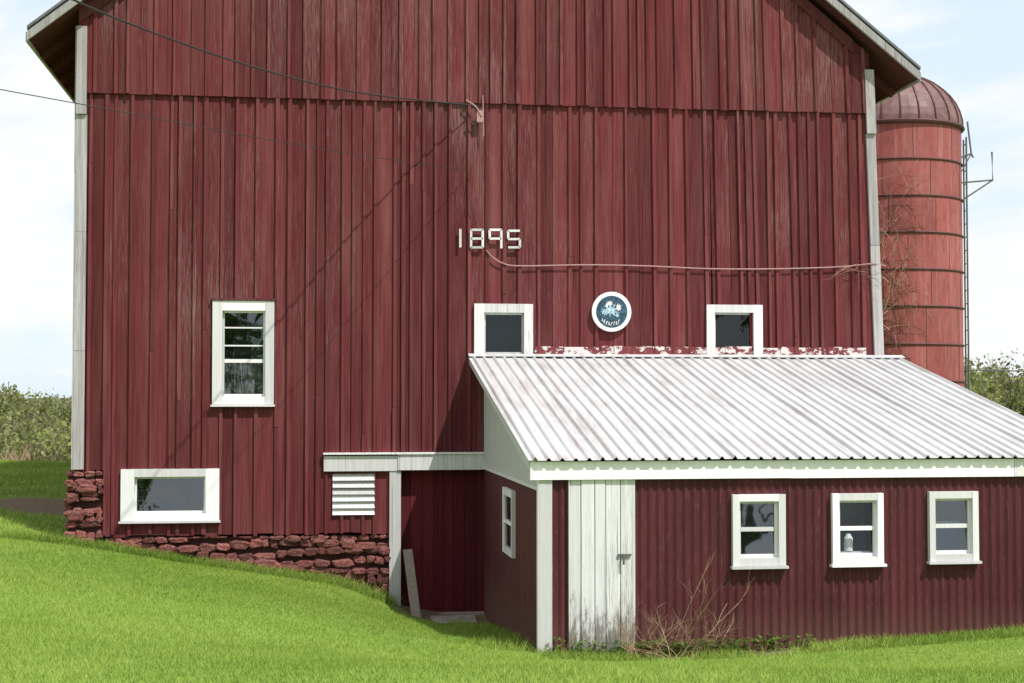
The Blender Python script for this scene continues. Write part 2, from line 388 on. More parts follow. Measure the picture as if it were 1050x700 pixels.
mb=MB(); mb.box(XL+.1,XR-.5,.4,.45,-.6,ZR-3.5,0,(0,0,0)); mb.build("dark_interior_sheet",[M_int],barn)  # near-black sheet standing in for the darkness inside the barn
# roof
mb=MB()
for (xe,ze,sg) in ((tl[0],tl[1],1),(trp[0],trp[1],-1)):
    a=Vector((xe,0,ze)); b=Vector((XRIDGE,0,ZR))
    def q(p,y,dz): return (p.x,y,p.z+dz)
    mb.hexa([q(a,Yf,-.06),q(b,Yf,-.06),q(b,BD+.3,-.06),q(a,BD+.3,-.06),q(a,Yf,0),q(b,Yf,0),q(b,BD+.3,0),q(a,BD+.3,0)],0)
    a2=a+Vector((sg*.02,0,0))
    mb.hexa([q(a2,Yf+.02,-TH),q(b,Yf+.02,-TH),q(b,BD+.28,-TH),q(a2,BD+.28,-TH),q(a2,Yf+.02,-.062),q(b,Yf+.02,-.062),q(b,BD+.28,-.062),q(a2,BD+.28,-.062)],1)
    mb.hexa([q(a,Yf-.03,-.19),q(b,Yf-.03,-.19),q(b,Yf+.015,-.19),q(a,Yf+.015,-.19),q(a,Yf-.03,-.065),q(b,Yf-.03,-.065),q(b,Yf+.015,-.065),q(a,Yf+.015,-.065)],2)
    mb.hexa([q(a,Yf-.04,-.03),q(b,Yf-.04,-.03),q(b,Yf-.002,-.03),q(a,Yf-.002,-.03),q(a,Yf-.04,.012),q(b,Yf-.04,.012),q(b,Yf-.002,.012),q(a,Yf-.002,.012)],3)
    mb.box(a.x-.02,a.x+.02,Yf,BD+.28,ze-.20,ze-.065,2)
    yy=.6
    while yy<BD:
        c=a+Vector((sg*.75,0,.6)); mb.beam((a.x+sg*.04,yy,a.z-TH-.05),(c.x,yy,c.z-TH-.05),.06,.11,1); yy+=.8
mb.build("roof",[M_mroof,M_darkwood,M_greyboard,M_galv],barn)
mb=MB()
for (xa,xb) in ((XL,XRIDGE),(XR-.25,XRIDGE)):
    za=roof_z(xa)-TH-.22; zb_=roof_z(xb)-TH-.22
    mb.hexa([(xa,-.088,za),(xb,-.088,zb_),(xb,-.05,zb_),(xa,-.05,za),(xa,-.088,za+.2),(xb,-.088,zb_+.2),(xb,-.05,zb_+.2),(xa,-.05,za+.2)])
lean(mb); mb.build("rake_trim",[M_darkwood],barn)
# corner boards
mb=MB()
def piece(x0,x1,z0,z1,y0,y1,n=4,mat=0):
    zs=[z0+(z1-z0)*i/n for i in range(n+1)]
    for a,b in zip(zs[:-1],zs[1:]): mb.box(x0,x1,y0,y1,a,b-.004,mat,(R(.2,.8),R(.3,.9),0),j=.002)
zlt=roof_z(XL)-TH-.25
piece(XL-.03,XL+.115,Z482+.02,Zline-.3,-.045,.0,3); piece(XL-.03,XL+.11,Zline-.3,zlt,-.085,-.05,1)
piece(XL-.05,XL-.032,Z482+.02,zlt,-.040,.10,3)
zrt=roof_z(XR)-TH-.25
piece(XR-.09,XR+.05,3.3,Zline-.3,-.05,.0,2); piece(XR-.09,XR+.05,Zline-.3,zrt,-.09,-.05,1)
lean(mb); mb.build("corner_boards",[M_greyboard],barn)

# door header / post / vent / door
mb=MB()
hx0=P(332,473)[0]; hx1=P(496,473)[0]
mb.box(hx0,XB+.1,-.06,.01,ZH0,ZH1-.02,0); mb.box(XB+.105,hx1,-.075,.01,ZH0+.01,ZH1,0)
mb.box(hx0-.01,hx1,-.10,.005,ZH1+.001,ZH1+.025,0)
px0,px1,pz0,pz1=rect(399,482,411,619)
mb.box(px0,px1,-.05,.08,pz0-.15,ZH0-.003,0,j=.004)
v=openW['vent']; nl=6
for i in range(nl):
    z0=v[2]+(v[3]-v[2])*i/nl; dz=(v[3]-v[2])/nl
    mb.hexa([(v[0],-.045,z0),(v[1],-.045,z0+R(-.004,.004)),(v[1],-.03,z0),(v[0],-.03,z0),(v[0],.01,z0+dz*.98),(v[1],.01,z0+dz*.98),(v[1],.025,z0+dz*.98),(v[0],.025,z0+dz*.98)],0)
mb.build("door_header_and_vent",[M_white],barn)
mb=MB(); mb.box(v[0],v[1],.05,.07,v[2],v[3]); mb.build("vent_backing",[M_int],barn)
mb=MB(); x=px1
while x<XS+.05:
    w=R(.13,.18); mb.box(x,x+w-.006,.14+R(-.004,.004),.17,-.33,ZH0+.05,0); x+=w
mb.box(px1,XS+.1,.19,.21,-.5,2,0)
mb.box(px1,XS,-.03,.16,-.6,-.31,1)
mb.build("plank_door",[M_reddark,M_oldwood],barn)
# foundation: irregular rubble, each stone a rough eight-sided block
mb=MB()
def stone(a,b,z0,z1,y,yb=.22):
    w=(b-a); h=(z1-z0); cx=(a+b)/2; cz=(z0+z1)/2; j=min(.03,h*.2)
    base=[(-.5,-.22),(-.32,-.5),(.32,-.5),(.5,-.22),(.5,.22),(.32,.5),(-.32,.5),(-.5,.22)]
    fr=[];bk=[];md=[]
    for px_,pz_ in base:
        X_=cx+px_*w*1.0+R(-j,j); Z_=cz+pz_*h*1.0+R(-j,j)*.7
        fr.append((cx+(X_-cx)*.70,y+R(-.008,.008),cz+(Z_-cz)*.62)); md.append((cx+(X_-cx)*.92,y+.018,cz+(Z_-cz)*.88)); bk.append((X_,y+.055,Z_))
    bb=[(p[0],yb,p[2]) for p in bk]
    fs=[tuple(range(8))]
    for L_ in range(3): fs+=[(i+8*L_,i+8*L_+8,(i+1)%8+8*L_+8,(i+1)%8+8*L_) for i in range(8)]
    mb.add(fr+md+bk+bb,fs,0)
def rubble(x0,x1,ztopf,y):
    z=-.6; row=0
    while z<2:
        hh=R(.08,.17); x=x0+R(-.25,0); row+=1
        while x<x1:
            w=R(.11,.36); a=max(x,x0); b=min(x+w,x1)
            if b-a>.05:
                c=(a+b)/2; wv=.035*math.sin(c*2.3+row*1.9)+R(-.015,.015); t=ztopf(c)
                z0=z+wv; zt=min(z0+hh+R(-.015,.02),t)
                if zt-z0>.03:
                    if hh>.13 and R(0,1)<.35:
                        zm=z0+(zt-z0)*R(.35,.65); stone(a,b,z0,zm,y+R(-.05,.02)); stone(a,b,zm,zt,y+R(-.05,.02))
                    else: stone(a,b,z0,zt,y+R(-.07,.01))
            x+=w
        z+=hh
XP0=P(67,520)[0]
rubble(XP0,XA,lambda c:Z482-.005,-.04)
rubble(XA+.003,XB+.02,lambda c:Z547-.03,.02)
mb.box(XP0+.03,XA-.01,.02,BD,-.6,Z482-.03,1); mb.box(XA-.01,XB+.05,.07,.35,-.6,Z547-.04,1)
yy=.2
while yy<10:
    z=.3
    while z<Z482-.1:
        hh=R(.1,.18); mb.box(XP0-.02+R(-.02,.02),XP0+.05,yy,yy+R(.25,.4),z,min(z+hh-.015,Z482-.01),0,j=.012); z+=hh
    yy+=.38
mb.build("stone_foundation",[M_stone,M_mortar],barn)

# windows
def window(name,parent,op,fr,y,bars=(),backing=M_int,mat=M_whiteclean,sill=True,backd=.25,red_head=False,gm=M_glass,tilt=.0):
    mb=MB(); x0,x1,z0,z1=op; X0,X1,Z0,Z1=fr
    y0=y-.055; y1=y+.012
    mb.box(X0,x0,y0,y1,Z0,Z1,0,j=.002); mb.box(x1,X1,y0,y1,Z0,Z1,0,j=.002)
    mb.box(x0,x1,y0+.004,y1,z1,Z1,0)
    if z0-Z0>.01: mb.box(x0,x1,y0+.004,y1,Z0,z0,0)
    if sill: mb.box(X0-.02,X1+.02,y0-.035,y1,Z0-.03,Z0-.003,0)
    if red_head: mb.box(X0-.02,X1+.02,y0-.015,y1,Z1+.004,Z1+.035,3)
    mb.box(x0-.01,x0+.004,y1,y+.1,z0,z1,0);mb.box(x1-.004,x1+.01,y1,y+.1,z0,z1,0)
    ys=y+.012; s=.028
    mb.box(x0+.004,x0+s,ys,ys+.03,z0,z1,0);mb.box(x1-s,x1-.004,ys,ys+.03,z0,z1,0)
    mb.box(x0+s,x1-s,ys+.001,ys+.03,z1-s,z1,0);mb.box(x0+s,x1-s,ys+.001,ys+.03,z0,z0+s*1.3,0)
    for (b,w) in bars:
        zc=z0+(z1-z0)*b; mb.box(x0+s,x1-s,ys-.004,ys+.028,zc-w/2,zc+w/2,0)
    zs=[z0+s*.5]+[z0+(z1-z0)*b for b,w in bars if w>.03]+[z1-s*.5]
    for za,zb2 in zip(zs[:-1],zs[1:]):
        tl_=tilt*(zb2-za)*R(.8,1.2); g=ys+.012
        mb.add([(x0+s*.5,g,za),(x1-s*.5,g+R(-.003,.003),za),(x1-s*.5,g+tl_,zb2),(x0+s*.5,g+tl_,zb2)],[(0,1,2,3)],1)
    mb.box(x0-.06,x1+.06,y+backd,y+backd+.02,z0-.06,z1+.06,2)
    return mb.build(name,[mat,gm,backing,M_red],parent)
window("double_hung_window",barn,openW['w1'],wframes['w1'],0,bars=((.42,.05),(.60,.02),(.80,.02)),red_head=True,gm=M_glass2,tilt=.035)
window("wide_basement_window",barn,openW['w2'],wframes['w2'],0,gm=M_glass2,tilt=.075)
window("small_window",barn,openW['w3'],wframes['w3'],0,sill=False,mat=M_white)
window("small_window.001",barn,openW['w4'],wframes['w4'],0,sill=False,mat=M_white)
mb=MB(); o=openW['w1']; k=30; vs=[];fs=[]
for i in range(k+1):
    xx=o[0]+(o[1]-o[0])*i/k; yy=.16+.02*math.sin(i*1.4)
    vs+= [(xx,yy,o[2]+.05),(xx,yy-.02,o[2]+(o[3]-o[2])*.40)]
for i in range(k): fs.append((2*i,2*i+2,2*i+3,2*i+1))
mb.add(vs,fs); mb.build("reflection_curtain",[M_curt],barn,smooth=True)  # streaked curtain sheet used in place of reflected branches
mb=MB(); x=P(548,358)[0]; zt=P(548,353)[1]; zb0=P(600,364)[1]-.02
while x<P(872,358)[0]:
    w=R(.2,.6); mb.box(x,x+w-.01,-.040+R(-.003,.003),-.005,zb0,zt-R(0,.03),0); x+=w
mb.build("peeling_flashing",[M_flash],barn)

# ---------------------------------------------------------------- year numerals
mb=MB(); yn=-.06
def seg(u0,v0,u1,v1,w=.032):
    a=P3(u0,v0,yn); b=P3(u1,v1,yn); mb.beam(a,b,w,.02,0,None,Vector((0,-1,0)))
seg(472,235,472,254)
for u in (483,495): seg(u,236,u,254)
for vv_ in (236,245,254): seg(483,vv_,495,vv_)
seg(502,236,502,245);seg(514,236,514,255)
for vv_ in (236,245): seg(502,vv_,514,vv_)
seg(521,237,521,245); seg(533,246,533,254)
for vv_ in (237,245.5,254): seg(521,vv_,533,vv_)
mb.build("year_numerals",[M_white])

# ---------------------------------------------------------------- round sign
sg_=empty("round_sign"); c=P3(627,320,-.06); rad=(P(647,320)[0]-P(607,320)[0])/2
mb=MB(); n=48
def disc(r,y0,y1,mat):
    vs=[(c.x+r*math.cos(2*math.pi*i/n),y0,c.z+r*math.sin(2*math.pi*i/n)) for i in range(n)]
    vs+=[(a,y1,b) for a,_,b in vs]
    mb.add(vs,[tuple(range(n))]+[(i,i+n,(i+1)%n+n,(i+1)%n) for i in range(n)],mat)
disc(rad,-.080,-.03,0); disc(rad*.80,-.084,-.079,1)
mb.build("disc",[M_whiteclean,M_navy],sg_)
mb=MB()
def blobp(cx,cz,pts,y,mat): mb.add([(c.x+cx+a,y-.005,c.z+cz+b) for a,b in pts],[tuple(range(len(pts)))],mat)
star=[]
for i in range(18):
    an=2*math.pi*i/18; r=R(.08,.12) if i%2 else R(.035,.055); star.append((r*math.cos(an)*1.2,r*math.sin(an)))
blobp(-.01,.02,star,-.083,0)
blobp(-.10,-.0,[(a*.55,b*.7) for a,b in star],-.082,0); blobp(.1,.06,[(b*.5,a*.5) for a,b in star],-.0825,1)
blobp(-.03,.12,[(a*.45,b*.45) for a,b in star],-.0835,1); blobp(.08,-.05,[(b*.4,a*.3) for a,b in star],-.0836,0); blobp(-.07,.09,[(b*.25,a*.35) for a,b in star],-.0838,1)
for i in range(8):
    an=math.radians(222+i*12); cx=math.cos(an)*rad*.62; cz=math.sin(an)*rad*.62
    hgt=.024; mb.beam((c.x+cx-.012,-.090,c.z+cz-hgt),(c.x+cx-.004,-.090,c.z+cz+hgt),.009,.003,1,None,Vector((0,-1,0)))
    mb.beam((c.x+cx-.012,-.0905,c.z+cz+(hgt if i%2 else 0)),(c.x+cx+.012,-.0905,c.z+cz+(hgt if i%3 else -hgt)),.008,.003,1,None,Vector((0,-1,0)))
mb.build("emblem",[M_lblue,M_whiteclean],sg_)

# ---------------------------------------------------------------- shed
shed=empty("lean_to_shed"); YS=-5.15
XE=8.62
rt_l=P3(480,365,-.03); rt_r=P3(925,368,-.03); ev_l=P3(542,472,-5.28); ev_z=ev_l.z
def rz(y): return rt_l.z+(ev_z-rt_l.z)*(y-(-.03))/(-5.28+.03)
SO=[rect(757,513,797,571,YS),rect(859,512,898,570,YS),rect(957,510,995,567,YS)]
SF=[rect(750,506,804,579,YS),rect(852,505,904,577,YS),rect(951,503,1001,574,YS)]
dr=rect(583,493,648,665,YS)
def corr_wall(mb,p0,p1,z0,z1f,opens,per=.098,amp=.011):
    L=math.hypot(p1[0]-p0[0],p1[1]-p0[1]); dx=((p1[0]-p0[0])/L,(p1[1]-p0[1])/L); nn=(dx[1],-dx[0])
    ss=set(np.arange(0,L,per/6).tolist()+[L])
    for o in opens: ss|={o[0],o[1]}
    ss=sorted(q for q in ss if 0<=q<=L); zs0=sorted({z0}|{o[2] for o in opens if o[2]>z0}|{o[3] for o in opens if o[3]<1.8})
    for a,b in zip(ss[:-1],ss[1:]):
        if b-a<1e-5: continue
        def pt(s,z):
            q=amp*math.sin(2*math.pi*s/per); q=amp*math.tanh(2*q/amp)
            return (p0[0]+dx[0]*s+nn[0]*q,p0[1]+dx[1]*s+nn[1]*q,z)
        zs=zs0+[None]
        for i in range(len(zs)-1):
            za=zs[i]; zb_=zs[i+1]; c=(a+b)/2
            if zb_ is None: zt=(z1f(a),z1f(b))
            else: zt=(zb_,zb_)
            zc=(za+zt[0])/2
            if any(o[0]<c<o[1] and o[2]<zc<o[3] for o in opens): continue
            mb.add([pt(a,za),pt(b,za),pt(b,zt[1]),pt(a,zt[0])],[(0,1,2,3)],0,(.5,.5,.5))
mb=MB()
ZF0=P(600,491,YS-.06)[1]
corr_wall(mb,(XS,YS),(XE,YS),-.5,lambda s:ZF0+.08,[(o[0]-XS,o[1]-XS,o[2],o[3]) for o in SO]+[(dr[0]-XS,dr[1]-XS,-.6,5)])
ZG=1.76
corr_wall(mb,(XS,-.02),(XS,YS),-.6,lambda s:ZG+.02,[],.098,.006)
corr_wall(mb,(XE,YS),(XE,0),-.6,lambda s:rz(-5.15+s)-.03,[])
mb.build("corrugated_walls",[M_corr],shed,smooth=True)
mb=MB()
mb.add([(XS-.012,-.02,ZG),(XS-.012,YS,ZG),(XS-.012,YS,rz(YS)-.03),(XS-.012,-.02,rz(-.02)-.03)],[(0,1,2,3)],0)
mb.add([(XS+.01,-.02,ZG),(XS+.01,YS,ZG),(XS+.01,YS,rz(YS)-.03),(XS+.01,-.02,rz(-.02)-.03)],[(0,1,2,3)],0)
mb.box(XS-.03,XS+.01,YS+.02,-.02,ZG-.04,ZG,0)
fx1=XE+.25
fz=ZF0; 
xx=ev_l.x+.03
for w in (2.9,2.6,1.5):
    mb.box(xx,min(xx+w,fx1)-.004,YS-.065+R(-.003,.003),YS-.02,fz+R(-.004,.004),ev_z-.012,0); xx+=w
mb.beam((rt_l.x+.03,-.03,rt_l.z-.06),(ev_l.x+.03,-5.20,ev_z-.06),.03,.09,0)
a=rect(553,491,566,668,YS-.03)
mb.box(a[0],a[1],YS-.04,YS-.0,-.3,fz+.02,0,j=.002); mb.box(a[0]-.012,a[0]+.02,YS-.036,YS+.08,-.3,fz,0)
mb.build("white_trim",[M_whiteclean],shed)
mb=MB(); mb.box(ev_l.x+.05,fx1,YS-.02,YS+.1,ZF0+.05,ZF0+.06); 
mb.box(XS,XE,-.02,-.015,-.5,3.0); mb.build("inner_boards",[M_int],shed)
# roof sheet: flat pans with narrow raised ribs
mb=MB(); per=.142; W_=rt_r.x-rt_l.x; ev_rx=9.0; rows=14; vs=[];fs=[]
nr=int(W_/per); sxs=[]
for i in range(nr):
    for f_,h_ in ((0,0),(.30,0),(.40,.7),(.46,1),(.54,1),(.60,.7),(.70,0)): sxs.append(((i+f_)/nr,h_*(1.25 if i%5==0 else 1)*R(.85,1.1)))
sxs.append((1,0)); cols=len(sxs)-1
for r in range(rows+1):
    t=r/rows
    for sx,hh in sxs:
        x0=rt_l.x+(rt_r.x-rt_l.x)*sx; x1=ev_l.x+(ev_rx-ev_l.x)*sx
        xx=x0+(x1-x0)*t; yy=-.03+(-5.28+.03)*t; zz_=rt_l.z+(ev_z-rt_l.z)*t
        zz_+=hh*.028+.006*math.sin(t*5+sx*9)*math.sin(sx*23)+(.006 if t>.52 else .0)
        vs.append((xx,yy,zz_))
for r in range(rows):
    for i in range(cols):
        k=r*(cols+1)+i; fs.append((k,k+cols+1,k+cols+2,k+1))
mb.add(vs,fs,0,(.5,.5,.5)); o=mb.build("corrugated_roof",[M_roof],shed)
sd=o.modifiers.new("thick","SOLIDIFY"); sd.thickness=.004; sd.offset=-1
mb=MB()
mb.hexa([(rt_l.x,-.14,rt_l.z-.0),(rt_r.x,-.14,rt_l.z),(rt_r.x,-.03,rt_l.z+.03),(rt_l.x,-.03,rt_l.z+.03),(rt_l.x,-.14,rt_l.z+.012),(rt_r.x,-.14,rt_l.z+.012),(rt_r.x,-.03,rt_l.z+.045),(rt_l.x,-.03,rt_l.z+.045)],0)
mb.build("roof_flashing",[M_roof],shed)
for i in range(3):
    window("sash_window"+("" if i==0 else ".%03d"%i),shed,SO[i],SF[i],YS-.01,bars=((.5,.045),),backing=M_intg,backd=.5,tilt=.09,gm=(M_glass2,M_glass,M_glass2)[i])
mb=MB(); o=SO[1]; mb.tube([(o[0]+.18,YS+.16,o[2]+.05),(o[0]+.18,YS+.16,o[2]+.19),(o[0]+.18,YS+.16,o[2]+.24)],[.05,.05,.02],12); mb.box(o[0],o[1],YS+.1,YS+.24,o[2],o[2]+.04)
o=SO[2]; mb.box(o[0]+.1,o[0]+.16,YS+.3,YS+.32,o[2],o[3]); mb.box(o[0],o[1],YS+.27,YS+.295,o[2]+.3,o[2]+.34)
mb.build("sill_clutter",[M_whiteclean],shed)
mb=MB(); X=XS-.03
y0,y1,z0,z1=-2.3,-3.17,.79,1.60
for (a,b,c,d) in ((y0,y0-.09,z0,z1),(y1+.09,y1,z0,z1),(y0-.09,y1+.09,z0,z0+.09),(y0-.09,y1+.09,z1-.09,z1),(y0-.09,y1+.09,1.17,1.21)): mb.box(X-.02,X+.03,b,a,c,d,0)
mb.box(X+.003,X+.008,y1+.09,y0-.09,z0+.09,z1-.09,1); mb.build("side_window",[M_whiteclean,M_glass],shed)
# door
mb=MB(); x=dr[0]; widths=[.13,.15,.12,.16,.13]; tot=sum(widths); sc_=(dr[1]-dr[0])/tot
for w in widths:
    w*=sc_; mb.box(x+.004,x+w-.005,YS-.035+R(-.006,.006),YS-.01,-.02+R(-.03,.04),fz+.0,0); x+=w
mb.box(dr[0]-.004,dr[0]+.003,YS-.045,YS+.0,-.1,fz-.004,0)
mb.box(dr[1]-.002,dr[1]+.03,YS-.03,YS+.0,-.1,fz-.004,0)
lx,lz=P(638,568,YS); mb.box(lx-.06,lx+.09,YS-.055,YS-.042,lz-.012,lz+.012,1); mb.tube([(lx,YS-.04,lz),(lx,YS-.08,lz),(lx+.0,YS-.08,lz-.1)],.012,6,1)
mb.box(dr[0],dr[1],YS-.005,YS+.0,-.3,fz+.05,2)
mb.build("plank_shed_door",[M_doorw,M_galv,M_int],shed)

# ---------------------------------------------------------------- silo
silo=empty("silo"); YSI=11.0
sl=P(982,300,YSI); cc=P(916,300,YSI); rS=(sl[0]-cc[0])*.985; cxs=cc[0]; z_d=P(916,137,YSI)[1]; z_t=P(916,78,YSI)[1]
mb=MB(); n=72
dzs=P(940,140,YSI)[1]-P(940,176,YSI)[1]
zz_=z_d; lv=[]
while zz_>-1.5: lv.append(zz_); zz_-=dzs
for a,b in zip(lv[:-1],lv[1:]):
    ofs=random.randint(0,7)
    for k in range(n):
        a0=2*math.pi*k/n; a1=2*math.pi*(k+1)/n
        if k==0 or (k+ofs)%8==0:
            tn=(R(0,1),R(0,1),0); mb.beam((cxs+(rS+.002)*math.cos(a0),YSI+(rS+.002)*math.sin(a0),b),(cxs+(rS+.002)*math.cos(a0),YSI+(rS+.002)*math.sin(a0),a),.010,.008,1)
        mb.add([(cxs+rS*math.cos(a0),YSI+rS*math.sin(a0),b),(cxs+rS*math.cos(a1),YSI+rS*math.sin(a1),b),(cxs+rS*math.cos(a1),YSI+rS*math.sin(a1),a),(cxs+rS*math.cos(a0),YSI+rS*math.sin(a0),a)],[(0,1,2,3)],0,tn)
mb.build("silo_wall",[M_silo,M_hoop],silo)
mb=MB()
def ring(z,r,th):
    mb.tube([(cxs+r*math.cos(2*math.pi*k/72),YSI+r*math.sin(2*math.pi*k/72),z) for k in range(73)],th,6)
for z in lv: ring(z,rS+.005,.026)
ring(z_d+.02,rS+.03,.05)
mb.build("hoops",[M_hoop],silo)
mb=MB(); rows=12; vs=[];fs=[]; n=48
for r in range(rows+1):
    th=r/rows*math.pi/2*.985
    for k in range(n): 
        an=2*math.pi*k/n; rr=(rS+.04)*math.cos(th)
        vs.append((cxs+rr*math.cos(an),YSI+rr*math.sin(an),z_d+(z_t-z_d)*math.sin(th)))
for r in range(rows):
    for k in range(n): fs.append((r*n+k,r*n+(k+1)%n,(r+1)*n+(k+1)%n,(r+1)*n+k))
mb.add(vs,fs,0); 
for k in range(24):
    an=2*math.pi*k/24; mb.tube([(cxs+(rS+.05)*math.cos(th)*math.cos(an),YSI+(rS+.05)*math.cos(th)*math.sin(an),z_d+(z_t-z_d+.01)*math.sin(th)) for th in [i/10*math.pi/2*.96 for i in range(11)]],.02,4,1)
mb.build("dome",[M_dome,M_hoop],silo)
mb=MB(); lx=cxs+rS+.12; ly=YSI-.15
mb.tube([(lx,ly-.16,0),(lx,ly-.16,z_d-.1)],.022,5); mb.tube([(lx+.1,ly+.2,0),(lx+.1,ly+.2,z_d-.1)],.022,5)
z=0
while z<z_d-.1: mb.tube([(lx,ly-.16,z),(lx+.1,ly+.2,z)],.014,4); z+=.3
def Q(u,v): return P3(u,v,YSI-.3)
mb.tube([Q(955,172),Q(996,158)],.022,5); mb.tube([Q(992,125),Q(996,158),Q(998,162)],.022,5)
mb.tube([Q(960,190),Q(1018,185),Q(1017,156)],.022,5); mb.tube([Q(980,210),Q(1018,185)],.018,5); mb.tube([Q(980,152),Q(982,200)],.018,5)
mb.tube([Q(970,165),Q(985,178),Q(996,158)],.016,5)
mb.build("ladder",[M_galv],silo)

# ---------------------------------------------------------------- plants
def grow(mb,p,d,L,r,depth,spread=.6,grav=0,twigs=3,mat=0,leaf=None,n=3):
    p=Vector(p); d=Vector(d).normalized(); pts=[p.copy()]; k=4
    for i in range(k):
        d=(d+Vector((R(-1,1),R(-1,1),R(-1,1)))*.16+Vector((0,0,grav))).normalized(); p=p+d*(L/k); pts.append(p.copy())
    mb.tube(pts,[r*(1-.12*i) for i in range(k+1)],n,mat,(R(0,1),0,0))
    if depth==0:
        if leaf: leaf(p,d)
        return
    for j in range(twigs):
        q=pts[random.randint(2,k)]; nd=(d+Vector((R(-1,1),R(-1,1),R(-.7,1)))*spread)
        grow(mb,q,nd,L*R(.5,.8),r*.55,depth-1,spread,grav,twigs,mat,leaf,n)
mb=MB(); bx=P(690,665,YS-.3)[0]
for i in range(34):
    x=bx+R(-.5,.55); y=YS-.12-R(0,.4)
    grow(mb,(x,y,h1(x,y)-.03),(R(-.8,.8),R(-.25,.05),R(.4,1)),R(.2,.42),.005,2,.75,-.03,3)
for k in ((bx+.1,.55),(bx+.3,.75),(bx,.3)):
    grow(mb,(k[0],YS-.2,0),(k[1],-.1,1),.75,.006,2,.5,-.02,2)
for i in range(14):
    x=P(590+R(-12,30),665,YS-.2)[0]; grow(mb,(x,YS-.15,-.02),(R(-.5,.5),-.2,1),R(.12,.25),.004,1,.6,0,2)
mb.build("dry_shrub",[M_twig])
mb=MB()
for i in range(420):
    x=R(2.6,5.6); y=YS-R(.06,.3); z=h1(x,y)
    if R(0,1)>math.exp(-abs(x-bx)/1.0)+.12: continue
    for j in range(5):
        a=R(0,6.28); s=R(.03,.07); hh=R(.02,.16); p=Vector((x+R(-.05,.05),y+R(-.05,.05),z+hh)); d=Vector((math.cos(a),math.sin(a),R(-.2,.6)))*s; w=Vector((-math.sin(a),math.cos(a),0))*s*.3
        mb.add([p,p+d*.5+w,p+d,p+d*.5-w],[(0,1,2,3)],0)
mb.build("weeds",[M_weed])
mb=MB(); 
for i in range(44):
    u=R(898,922); v=R(182,352); p=P3(u,v,YSI-rS-.10)
    grow(mb,p,(R(-.3,.5),0,R(-1,.6)),R(.4,.8),.009,2,.8,-.05,3)
mb.build("climbing_vine",[M_twig])
mb=MB()
for i in range(10):
    p=P3(R(868,900),R(268,282),-.08); grow(mb,p,(R(-1,1),-.05,R(-.5,.2)),R(.2,.35),.003,1,.6,-.02,3)
mb.build("dead_creeper",[M_twig])

# leaning plank, stone step
mb=MB(); a=P3(427,634,-.75); b=P3(418,563,-.1)
mb.beam(a,b,.13,.03,0,None,Vector((0,-1,0))); mb.build("wooden_plank",[M_oldwood],bevel=.004)
mb=MB(); sx0=P(432,640,-.4)[0]; sx1=P(488,640,-.4)[0]
mb.box(sx0,sx1,-.75,-.2,-.42,-.29,0,j=.03); mb.box(sx0+.1,sx1-.2,-1.15,-.8,-.45,-.27,0,j=.03)
mb.build("stone_step",[M_gstone],bevel=.02)

# ---------------------------------------------------------------- cables
mb=MB()
def smooth(pts,k=8):
    out=[]
    for i in range(len(pts)-1):
        p0=pts[max(i-1,0)];p1=pts[i];p2=pts[i+1];p3=pts[min(i+2,len(pts)-1)]
        for j in range(k):
            t=j/k; out.append(.5*((2*p1)+(p2-p0)*t+(2*p0-5*p1+4*p2-p3)*t*t+(3*p1-p0-3*p2+p3)*t*t*t))
    out.append(pts[-1]); return out
polep=Vector((-8.5,-17,7.6))
c1=[P3(484,108,-.12),P3(430,103,-.8),P3(350,92,-2.2),P3(250,66,-4),P3(150,31,-6),P3(75,0,-7.6),P3(-60,-65,-10.3),polep]
mb.tube(smooth(c1),.011,6)
c2=[P3(480,175,-.08),P3(360,158,-2.4),P3(240,137,-4.6),P3(120,114,-6.6),P3(0,92,-8.4),P3(-140,65,-10.6),polep-Vector((0,0,.9))]
mb.tube(smooth(c2),.0045,5)
mb.tube(smooth([P3(484,108,-.12),P3(491,118,-.1),P3(486,128,-.1),P3(482,122,-.1)]),.010,5)
mb.tube(smooth([P3(488,120,-.09),P3(486,160,-.09),P3(481,195,-.09),P3(484,215,-.09),P3(489,230,-.05)]),.005,5)
mb.build("overhead_cable",[M_cable])
mb=MB()
mb.tube(smooth([P3(478,103,-.1),P3(488,110,-.12),P3(494,120,-.12)]),.012,6); mb.box(P(488,126)[0],P(495,126)[0],-.12,-.08,P(490,127)[1],P(490,115)[1])
mb.tube(smooth([P3(495,98,-.1),P3(496,140,-.1)]),.008,6)
mb.tube(smooth([P3(499,257,-.05),P3(505,264,-.05),P3(515,270,-.05),P3(532,273,-.05),P3(600,272,-.05),P3(660,273,-.05),P3(730,276,-.05),P3(800,276,-.05),P3(860,274,-.05),P3(893,271,-.06),P3(908,273,0)]),.010,6)
mb.build("conduit",[M_pipe],barn)
pole=MB(); pole.tube([(polep.x,polep.y,h1(polep.x,polep.y)-.3),(polep.x,polep.y,polep.z+.6)],[.14,.10],12); pole.beam((polep.x-.8,polep.y,polep.z+.1),(polep.x+.8,polep.y,polep.z+.1),.09,.11)
pole.build("utility_pole",[M_bark])
mb=MB(); mb.tube([P3(960,378,30),P3(1120,381,30)],.025,4); 
for u in (960,1120):
    q=P3(u,378,30); mb.tube([(q.x,30,h1(q.x,30)),(q.x,30,q.z+.1)],.06,6)
mb.build("distant_wire",[M_galv])  # distant utility wire strung between two posts

